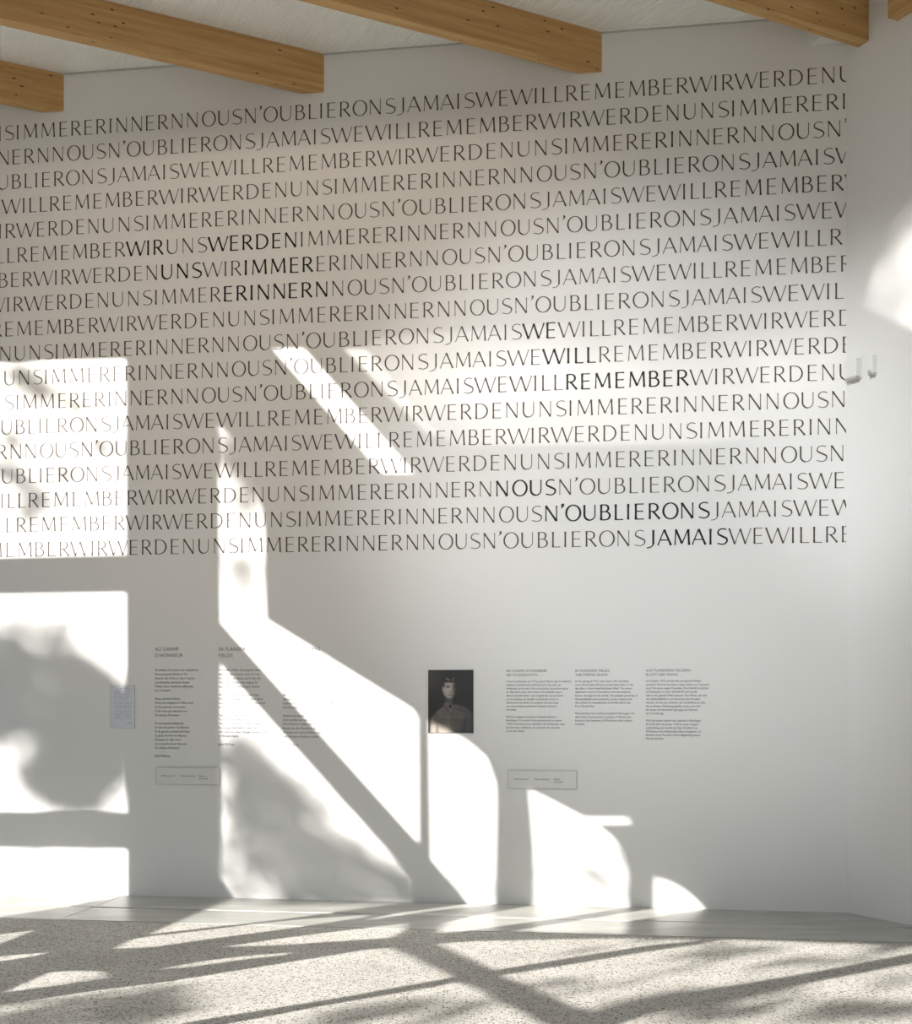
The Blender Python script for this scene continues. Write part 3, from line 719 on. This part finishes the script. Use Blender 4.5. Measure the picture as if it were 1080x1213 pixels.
CAP = 18.1 * 0.0064333
ROWPITCH = 30.66 * 0.0064333
ROW1 = EYE + 699.8 * 0.0064333
XMAX = CX - 0.006


def lay_word(word, x0, x1, zb, bold, verts, faces, off, nxt=' '):
    """letters of word from plan x0 so that the next word starts at x1"""
    Tk, tk = (0.130, 0.075) if bold else (0.100, 0.046)
    adv = [PAIR.get(c + d, ADV[c]) for c, d in zip(word, word[1:] + nxt)]
    cap = CAP * 1.0
    sx = (x1 - x0) / (sum(adv) * cap)
    x = x0
    for c, a in zip(word, adv):
        quads, _, _ = glyph_quads(c, Tk, tk)
        for q in quads:
            q = [(x + px * cap * sx, zb + pz * cap) for px, pz in q]
            q = clip_x(q, XMAX)
            if len(q) < 3: continue
            i0 = len(verts)
            verts += [W(p[0], p[1], off) for p in q]
            faces.append(tuple(range(i0, i0 + len(q))))
        x += a * cap * sx


ordinals = ['top', 'second', 'third', 'fourth', 'fifth', 'sixth', 'seventh', 'eighth', 'ninth', 'tenth', 'eleventh', 'twelfth',
            'thirteenth', 'fourteenth', 'fifteenth', 'sixteenth', 'seventeenth', 'bottom']
for i, row in enumerate(ROWS):
    zb = ROW1 - i * ROWPITCH
    gv, gf = [], []
    bold_words = []
    for j, (w, x) in enumerate(row):
        bold = w.endswith('*'); w0 = w.strip('*')
        x1 = row[j + 1][1] if j + 1 < len(row) else x + WIDTH[w0]
        nx = row[j + 1][0][0] if j + 1 < len(row) else 'W'
        if bold:
            bv, bf = [], []
            lay_word(w0, x, x1, zb, True, bv, bf, 0.0016, nx)
            bold_words.append((w0, bv, bf))
        else:
            lay_word(w0, x, x1, zb, False, gv, gf, 0.0015, nx)
    ro = mesh_obj('lettering_row', gv, gf, M_GREY, wall_back)
    ro['label'] = '%s row of thin grey-brown capitals across the wall' % ordinals[i]
    for w0, bv, bf in bold_words:
        bo = mesh_obj('bold_word', bv, bf, M_BLACK, ro)
        bo['label'] = 'black bold word %s' % w0.replace("'", '\u2019')


# ------------------------------------------------------------------ small print
def text_mesh(body, size, x, z, mat, name, parent, pitch=None, sx=1.0, off=0.0014, spacing=1.0, reg=True):
    cu = bpy.data.curves.new('txt', 'FONT')
    cu.body = body; cu.size = size; cu.resolution_u = 2
    cu.space_character = spacing
    if pitch: cu.space_line = pitch / size
    cu.offset = 0.0
    o = bpy.data.objects.new('txt', cu)
    COL.objects.link(o)
    dg = bpy.context.evaluated_depsgraph_get()
    me = bpy.data.meshes.new_from_object(o.evaluated_get(dg))
    bpy.data.objects.remove(o)
    me.name = name
    for v in me.vertices:
        p = W(x + v.co.x * sx, z + v.co.y, off)
        v.co = p
    me.materials.clear(); me.materials.append(mat)
    ob = bpy.data.objects.new(name, me)
    COL.objects.link(ob)
    if parent: ob.parent = parent
    return ob


def pw(x, y):
    """wall plan X and height for a place measured on the flat wall drawing (x in drawing units of 6.43 mm)"""
    dx = x - 540
    t = dx / (1 + dx / 10050)
    return t * 0.0064333, EYE + (829 - y) * 10050 / (10050 + dx) * 0.0064333


FR = ["Au champ d\u2019honneur, les coquelicots", "Sont parsem\u00e9s de lot en lot", "Aupr\u00e8s des croix; et dans l\u2019espace", "Les alouettes devenues lasses", "M\u00ealent leurs chants au sifflement", "Des obusiers.", "",
      "Nous sommes morts,", "Nous qui songions la veille encor\u2019", "\u00c0 nos parents, \u00e0 nos amis,", "C\u2019est nous qui reposons ici,", "Au champ d\u2019honneur.", "",
      "\u00c0 vous jeunes d\u00e9sabus\u00e9s,", "\u00c0 vous de porter l\u2019oriflamme", "Et de garder au fond de l\u2019\u00e2me", "Le go\u00fbt de vivre en libert\u00e9.", "Acceptez le d\u00e9fi, sinon", "Les coquelicots se faneront", "Au champ d\u2019honneur.", "", "John McCrae"]
EN = ["In Flanders fields, the poppies blow", "Between the crosses, row on row,", "That mark our place; and in the sky", "The larks, still bravely singing, fly", "Scarce heard amid the guns below.", "",
      "We are the Dead. Short days ago", "We lived, felt dawn, saw sunset glow,", "Loved, and were loved, and now we lie", "In Flanders fields.", "",
      "Take up our quarrel with the foe:", "To you, from failing hands we throw", "The torch; be yours to hold it high.", "If ye break faith with us who die", "We shall not sleep, though poppies grow", "In Flanders fields.", "", "John McCrae"]
DE = ["Auf Flanderns Feldern bl\u00fcht der Mohn", "Zwischen den Kreuzen, Reih um Reih,", "Die unsern Platz markieren; und am Himmel", "Singen die Lerchen immer noch mutig,", "Kaum geh\u00f6rt im Gesch\u00fctzl\u00e4rm.", "",
      "Wir sind die Toten. Vor wenigen Tagen noch", "Lebten wir, f\u00fchlten den Morgen,", "Liebten und wurden geliebt, nun liegen wir", "Auf Flanderns Feldern.", "",
      "Nehmt auf unsern Streit mit dem Feind:", "Euch werfen wir aus sinkender Hand", "Die Fackel zu, haltet sie hoch.", "Brecht ihr den Bund mit uns Toten,", "Werden wir nicht schlafen, auch wenn Mohn", "Auf Flanderns Feldern w\u00e4chst.", "", "John McCrae"]
for x, head, body, lab in ((183.5, "AU CHAMP\nD\u2019HONNEUR", FR, 'French poem column with two-line capital heading, leftmost'),
                           (259, "IN FLANDERS\nFIELDS", EN, 'English poem column in the middle of the left texts'),
                           (335, "AUF FLANDERNS\nFELDERN", DE, 'German poem column, right of the English one')):
    X, Z = pw(x, 795.0)
    o = text_mesh('\n'.join(body), 0.0262, X, Z, M_TEXT, 'poem_text', wall_back, pitch=0.0323, sx=0.90)
    o['label'] = lab
    X, Z = pw(x, 771.0)
    text_mesh(head, 0.0400, X, Z, M_TEXT, 'heading', o, pitch=0.0490, sx=0.90, spacing=1.1)

I1 = ["C\u2019est au printemps de 1915, pr\u00e8s d\u2019Ypres, que le m\u00e9decin", "militaire canadien John McCrae \u00e9crit ces vers, au", "lendemain de la mort d\u2019un ami proche. Le po\u00e8me parut", "en d\u00e9cembre dans une revue et fut aussit\u00f4t repris", "dans le monde entier. Les coquelicots qui poussent", "sur les champs de bataille et parmi les croix en", "devinrent le symbole du souvenir de tous ceux", "qui sont tomb\u00e9s pendant la Premi\u00e8re Guerre", "mondiale.", "", "McCrae dirigeait ensuite un h\u00f4pital militaire \u00e0", "Boulogne. Il y mourut d\u2019une pneumonie en janvier", "1918 et fut enterr\u00e9 au cimeti\u00e8re de Wimereux, avec", "les honneurs militaires, en pr\u00e9sence de ses amis", "et de son cheval."]
I2 = ["In the spring of 1915, near Ypres, the Canadian", "army doctor John McCrae wrote these lines on the", "day after a close friend had been killed. The poem", "appeared in print in December and soon became", "known throughout the world. The poppies growing on", "the battlefields and among the crosses came to be", "the symbol of remembrance of all who fell in the", "First World War.", "", "McCrae then ran a military hospital in Boulogne. He", "died there of pneumonia in January 1918 and was", "buried at the cemetery of Wimereux with military", "honours."]
I3 = ["Im Fr\u00fchjahr 1915 schrieb der kanadische Milit\u00e4r-", "arzt John McCrae bei Ypern diese Zeilen, am Tag nach", "dem Tod eines engen Freundes. Das Gedicht erschien", "im Dezember in einer Zeitschrift und wurde", "bald in der ganzen Welt bekannt. Der Mohn, der auf", "den Schlachtfeldern und zwischen den Kreuzen", "w\u00e4chst, wurde zum Zeichen des Gedenkens an alle,", "die im Ersten Weltkrieg gefallen sind, und wird", "bis heute im November getragen als Zeichen", "der Erinnerung.", "", "McCrae leitete danach ein Lazarett in Boulogne.", "Er starb dort im Januar 1918 an einer Lungen-", "entz\u00fcndung und wurde auf dem Friedhof von", "Wimereux mit milit\u00e4rischen Ehren begraben, im", "Beisein seiner Freunde und in Begleitung seines", "Pferdes Bonfire."]
for x, y, head, body, lab in ((599.5, 794.5, "AU CHAMP D\u2019HONNEUR,\nLES COQUELICOTS \u2026", I1, 'French explanation column right of the portrait'),
                              (681, 794.3, "IN FLANDERS FIELDS,\nTHE POPPIES BLOW \u2026", I2, 'English explanation column in the middle of the right texts'),
                              (764.8, 794.0, "AUF FLANDERNS FELDERN\nBL\u00dcHT DER MOHN \u2026", I3, 'German explanation column, rightmost text')):
    X, Z = pw(x, y + 13.8)
    o = text_mesh('\n'.join(body), 0.0222, X, Z, M_TEXT, 'explanation_text', wall_back, pitch=0.0268, sx=0.93)
    o['label'] = lab
    X, Z = pw(x, y + 1.6)
    text_mesh(head, 0.0270, X, Z, M_TEXT, 'heading', o, pitch=0.0310, sx=0.93, spacing=1.1)


# ------------------------------------------------------------------ plates, sheet and portrait
def wall_board(name, x0, y0, x1, y1, th, mat):
    a, zt = pw(x0, y0); b_, _ = pw(x1, y0); _, zb = pw((x0 + x1) / 2, y1); _, zt = pw((x0 + x1) / 2, y0)
    root = empty(name, W((a + b_) / 2, zb))
    bd = prism('board', [W(a, zb), W(b_, zb), W(b_, zb, th), W(a, zb, th)], [W(a, zt), W(b_, zt), W(b_, zt, th), W(a, zt, th)], mat, None, 0.001)
    adopt(bd, root)
    return root, a, b_, zb, zt


def rim(root, a, b_, zb, zt, w, off, mat, name='edge_strip', sides='lrtb'):
    def strip(x0, x1, z0, z1):
        o = prism(name, [W(x0, z0, 0), W(x1, z0, 0), W(x1, z0, off), W(x0, z0, off)], [W(x0, z1, 0), W(x1, z1, 0), W(x1, z1, off), W(x0, z1, off)], mat)
        adopt(o, root)
    if 'l' in sides: strip(a - w, a, zb - w, zt + w)
    if 'r' in sides: strip(b_, b_ + w, zb - w, zt + w)
    if 't' in sides: strip(a, b_, zt, zt + w)
    if 'b' in sides: strip(a, b_, zb - w, zb)


for (x0, y0, x1, y1, xs, lab) in ((185.5, 909.5, 259.5, 929, (192, 215, 236), 'wide pale label plate below the French poem column'),
                                  (602, 912.8, 682.5, 933.8, (609, 633, 656), 'wide pale label plate below the French explanation column')):
    root, a, b_, zb, zt = wall_board('label_plate', x0, y0, x1, y1, 0.010, M_PLATE)
    tag(root, lab, 'label plate', 'pale label plates')
    rim(root, a, b_, zb, zt, 0.0035, 0.0115, M_RIM)
    for k, x in enumerate(xs):
        X, _ = pw(x, 0)
        t = text_mesh(["Po\u00e8me manuscrit\u00b9", "Poem, handwritten", "Gedicht,\nHandschrift"][k], 0.0185, X, (zb + zt) / 2 - 0.004, M_TEXT, 'caption', None, pitch=0.02, sx=0.80, off=0.0108)
        adopt(t, root)

root, a, b_, zb, zt = wall_board('letter_sheet', 131, 812, 159.5, 862.5, 0.006, M_PAPER)
tag(root, 'small bluish sheet with a handwritten poem, left of the French poem', 'letter')
rim(root, a, b_, zb, zt, 0.002, 0.0065, M_RIM)
random.seed(5)


def scribble(x0, x1, z, amp, verts, faces):
    x = x0
    pts = []
    while x < x1:
        pts.append((x, z + random.uniform(-amp, amp) * (1.6 if random.random() < 0.12 else 1)))
        x += random.uniform(0.0016, 0.0034)
        if random.random() < 0.14:
            if len(pts) > 1:
                for q in ribbon(pts, [0.0020] * len(pts)):
                    i0 = len(verts); verts.extend(W(p[0], p[1], 0.0068) for p in q); faces.append(tuple(range(i0, i0 + 4)))
            pts = []; x += 0.004
    if len(pts) > 1:
        for q in ribbon(pts, [0.0020] * len(pts)):
            i0 = len(verts); verts.extend(W(p[0], p[1], 0.0068) for p in q); faces.append(tuple(range(i0, i0 + 4)))


sv_, sf_ = [], []
w_ = b_ - a
z = zt - 0.022
scribble(a + w_ * 0.28, a + w_ * 0.82, z, 0.004, sv_, sf_)
z -= 0.022
for n_ in (5, 4, 5):
    for q in range(n_):
        scribble(a + w_ * (0.14 if n_ != 5 or q != 0 else 0.2) + random.uniform(0, 0.006), a + w_ * random.uniform(0.80, 0.93), z, 0.0028, sv_, sf_)
        z -= 0.0152
    z -= 0.010
scribble(a + w_ * 0.66, a + w_ * 0.92, zb + 0.040, 0.003, sv_, sf_)
scribble(a + w_ * 0.05, a + w_ * 0.2, zb + 0.026, 0.003, sv_, sf_)
o = mesh_obj('handwriting', sv_, sf_, M_INK)
o['kind'] = 'stuff'
adopt(o, root)

# portrait photograph: a flat print, tones stored per point of a fine grid
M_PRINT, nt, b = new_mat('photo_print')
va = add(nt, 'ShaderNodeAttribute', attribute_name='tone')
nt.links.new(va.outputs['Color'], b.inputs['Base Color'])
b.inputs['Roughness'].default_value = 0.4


def sm(e0, e1, x):
    return ss(e0, e1, x)


def ell(x, y, cx, cy, rx, ry, soft=0.25):
    d = math.hypot((x - cx) / rx, (y - cy) / ry)
    return 1 - ss(1 - soft, 1 + soft, d)


def seg_d(x, y, x0, y0, x1, y1):
    dx, dy = x1 - x0, y1 - y0
    t = max(0, min(1, ((x - x0) * dx + (y - y0) * dy) / (dx * dx + dy * dy)))
    return math.hypot(x - x0 - t * dx, y - y0 - t * dy)


def tone(x, y):
    """x 0..1 to the right, y 0..1.39 downwards"""
    def mix(a, b_, t): return a + (b_ - a) * t
    v = 0.030 + 0.030 * (1 - sm(0.0, 0.5, x)) * (1 - sm(0.0, 0.7, y))
    warm = 0.15 + 0.6 * (1 - sm(0.0, 0.5, x)) * (1 - sm(0, 0.8, y))
    # shoulders and chest
    sh = 0.0
    top = 0.80 + 0.55 * abs(x - 0.50) ** 2.2 * (1.5 if x < 0.5 else 1.1)
    if x < 0.5: top = 0.78 + 1.6 * max(0, 0.42 - x) ** 1.7
    else: top = 0.76 + 1.2 * max(0, x - 0.62) ** 1.9
    sh = sm(top - 0.02, top + 0.04, y)
    edge = 1.0
    if x < 0.07: edge = sm(0.02, 0.08, x)
    if x > 0.93: edge = 1 - sm(0.93, 0.99, x) * 0.6
    body = 0.125 - 0.055 * sm(0.35, 0.95, x) + 0.02 * math.sin(x * 23 + y * 9) * 0.4
    v = mix(v, body, sh * edge); warm = mix(warm, 0.8 * (1 - sm(0.3, 0.8, x)) + 0.15, sh)
    # creases: lapels, pocket flaps, belt
    for (x0, y0, x1, y1, w, dv) in ((0.36, 0.80, 0.52, 0.98, 0.018, -0.035), (0.40, 0.78, 0.50, 0.92, 0.02, 0.045), (0.60, 0.80, 0.54, 0.98, 0.02, -0.03),
                                    (0.53, 0.98, 0.52, 1.34, 0.014, -0.03), (0.25, 1.08, 0.44, 1.09, 0.014, -0.03), (0.24, 1.05, 0.43, 1.05, 0.014, 0.02),
                                    (0.62, 0.92, 0.92, 0.99, 0.03, 0.025), (0.66, 0.86, 0.84, 0.96, 0.03, -0.02), (0.60, 1.02, 0.95, 1.04, 0.02, 0.03),
                                    (0.17, 1.00, 0.19, 1.38, 0.022, -0.035), (0.62, 1.12, 0.80, 1.16, 0.03, -0.02), (0.82, 1.0, 0.80, 1.3, 0.02, -0.02),
                                    (0.08, 1.24, 0.30, 1.20, 0.02, 0.03), (0.55, 1.33, 0.98, 1.35, 0.02, -0.02)):
        d = seg_d(x, y, x0, y0, x1, y1)
        v += dv * math.exp(-(d / w) ** 2) * sh
    # neck and collar
    nk = ell(x, y, 0.46, 0.68, 0.085, 0.16, 0.2)
    v = mix(v, 0.075, nk)
    cl = ell(x, y, 0.43, 0.76, 0.09, 0.045, 0.4); v = mix(v, 0.14, cl * 0.8)
    kn = ell(x, y, 0.49, 0.80, 0.03, 0.035, 0.4); v = mix(v, 0.02, kn)
    # ear, face
    er = ell(x, y, 0.335, 0.42, 0.032, 0.062, 0.4); v = mix(v, 0.16, er)
    fc = ell(x, y, 0.475, 0.415, 0.150, 0.215, 0.14)
    shade = mix(0.34, 0.065, sm(0.50, 0.60, x))
    shade *= 1 - 0.25 * sm(0.50, 0.64, y)
    v = mix(v, shade, fc); warm = mix(warm, 0.8, fc)
    for (cx, cy, rx, ry, dv) in ((0.44, 0.375, 0.042, 0.018, -0.20), (0.565, 0.375, 0.035, 0.018, -0.035), (0.44, 0.350, 0.055, 0.010, -0.13), (0.57, 0.352, 0.04, 0.010, -0.03),
                                 (0.515, 0.42, 0.014, 0.07, -0.07), (0.495, 0.415, 0.014, 0.055, 0.07), (0.505, 0.49, 0.030, 0.012, -0.12), (0.495, 0.545, 0.050, 0.010, -0.14),
                                 (0.49, 0.573, 0.04, 0.010, -0.05), (0.42, 0.45, 0.04, 0.05, 0.04), (0.47, 0.60, 0.04, 0.02, 0.03)):
        v += 1.35 * dv * ell(x, y, cx, cy, rx, ry, 0.6) * fc
    # hair, parted
    hr = ell(x, y, 0.475, 0.235, 0.155, 0.10, 0.18) * (1 - sm(0.255, 0.30, y))
    v = mix(v, 0.028, hr); warm = mix(warm, 0.4, hr)
    for (x0, y0, x1, y1, w, dv) in ((0.40, 0.185, 0.46, 0.215, 0.014, 0.20), (0.555, 0.165, 0.56, 0.245, 0.010, 0.13), (0.46, 0.22, 0.53, 0.22, 0.010, 0.05)):
        v += dv * math.exp(-(seg_d(x, y, x0, y0, x1, y1) / w) ** 2)
    sd = ell(x, y, 0.345, 0.32, 0.03, 0.07, 0.4); v = mix(v, 0.04, sd * 0.8)
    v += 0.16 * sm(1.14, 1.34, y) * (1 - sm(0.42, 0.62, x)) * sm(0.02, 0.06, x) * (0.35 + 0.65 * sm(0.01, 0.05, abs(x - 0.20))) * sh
    v = max(0.012, v)
    return (v * (1 + 0.14 * warm), v, v * (1 - 0.14 * warm), 1)


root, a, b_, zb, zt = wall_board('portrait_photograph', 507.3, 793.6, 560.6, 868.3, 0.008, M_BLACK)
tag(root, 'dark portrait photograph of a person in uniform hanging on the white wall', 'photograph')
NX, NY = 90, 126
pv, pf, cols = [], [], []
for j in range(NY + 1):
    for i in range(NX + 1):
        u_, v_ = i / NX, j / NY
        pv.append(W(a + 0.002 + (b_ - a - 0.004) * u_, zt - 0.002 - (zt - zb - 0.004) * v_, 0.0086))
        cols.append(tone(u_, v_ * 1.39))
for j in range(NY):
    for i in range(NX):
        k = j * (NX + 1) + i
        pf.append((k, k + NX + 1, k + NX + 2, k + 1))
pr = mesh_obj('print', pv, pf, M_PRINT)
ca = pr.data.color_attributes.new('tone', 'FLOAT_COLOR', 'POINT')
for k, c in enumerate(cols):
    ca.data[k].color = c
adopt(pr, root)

# ------------------------------------------------------------------ trees outside the facade
TE = math.tan(SUN_EL)
random.seed(11)


def leaf_cluster(c, rad, n, size, verts, faces):
    for _ in range(n):
        while True:
            p = Vector((random.uniform(-1, 1), random.uniform(-1, 1), random.uniform(-1, 1)))
            if p.length < 1: break
        p = c + Vector((p.x * rad[0], p.y * rad[0], p.z * rad[1]))
        u = Vector((random.gauss(0, 1), random.gauss(0, 1), random.gauss(0, 1))).normalized()
        v = u.orthogonal().normalized()
        v.rotate(Matrix.Rotation(random.uniform(0, 6.28), 3, u))
        s = size * random.uniform(0.6, 1.3)
        w = u.cross(v)
        i0 = len(verts)
        verts.extend((p - v * s, p - w * s * 0.45, p + v * s, p + w * s * 0.45))
        faces.append((i0, i0 + 1, i0 + 2, i0 + 3))


# per tree: trunk distance beyond the facade, place along it, leaf clusters (along, height at the facade, radius, leaves)
for ti, (dist, along, lab, cl) in enumerate(TREES):
    g0 = FO + FA * along + FNo * dist
    t = empty('tree', (g0.x, g0.y, -0.13))
    tag(t, lab, 'tree', 'trees outside the sunny facade')
    h = max(c[1] for c in cl) + dist * TE
    path = [Vector((g0.x, g0.y, -0.13)) + Vector((0.15 * math.sin(k), 0.1 * math.cos(k * 1.7), h * 0.55 * k / 5)) for k in range(6)]
    tv, tf = tube(path, [0.13, 0.11, 0.09, 0.07, 0.05, 0.03], 8)
    adopt(mesh_obj('trunk', tv, tf, M_BARK), t)
    bv, bf, lv, lf = [], [], [], []
    for ci, (al, zz, rad, nl) in enumerate(cl):
        dd = dist + random.uniform(-0.8, 0.8)
        c = FO + FA * al + FNo * dd + Vector((0, 0, zz + dd * TE))
        leaf_cluster(c, (rad, rad * 0.8), nl, 0.075, lv, lf)
        if ci % 8: continue
        p0 = min(path, key=lambda q: abs(q.z - (c.z - 1.2)))
        mid = (p0 + c) / 2 + Vector((0, 0, 0.25))
        v_, f_ = tube([p0, mid, c], [0.012, 0.008, 0.004], 5)
        i0 = len(bv); bv += v_; bf += [tuple(i0 + k for k in q) for q in f_]
    br = mesh_obj('branches', bv, bf, M_BARK); adopt(br, t); br['kind'] = 'stuff'
    fo = mesh_obj('foliage', lv, lf, M_LEAF); adopt(fo, t); fo['kind'] = 'stuff'
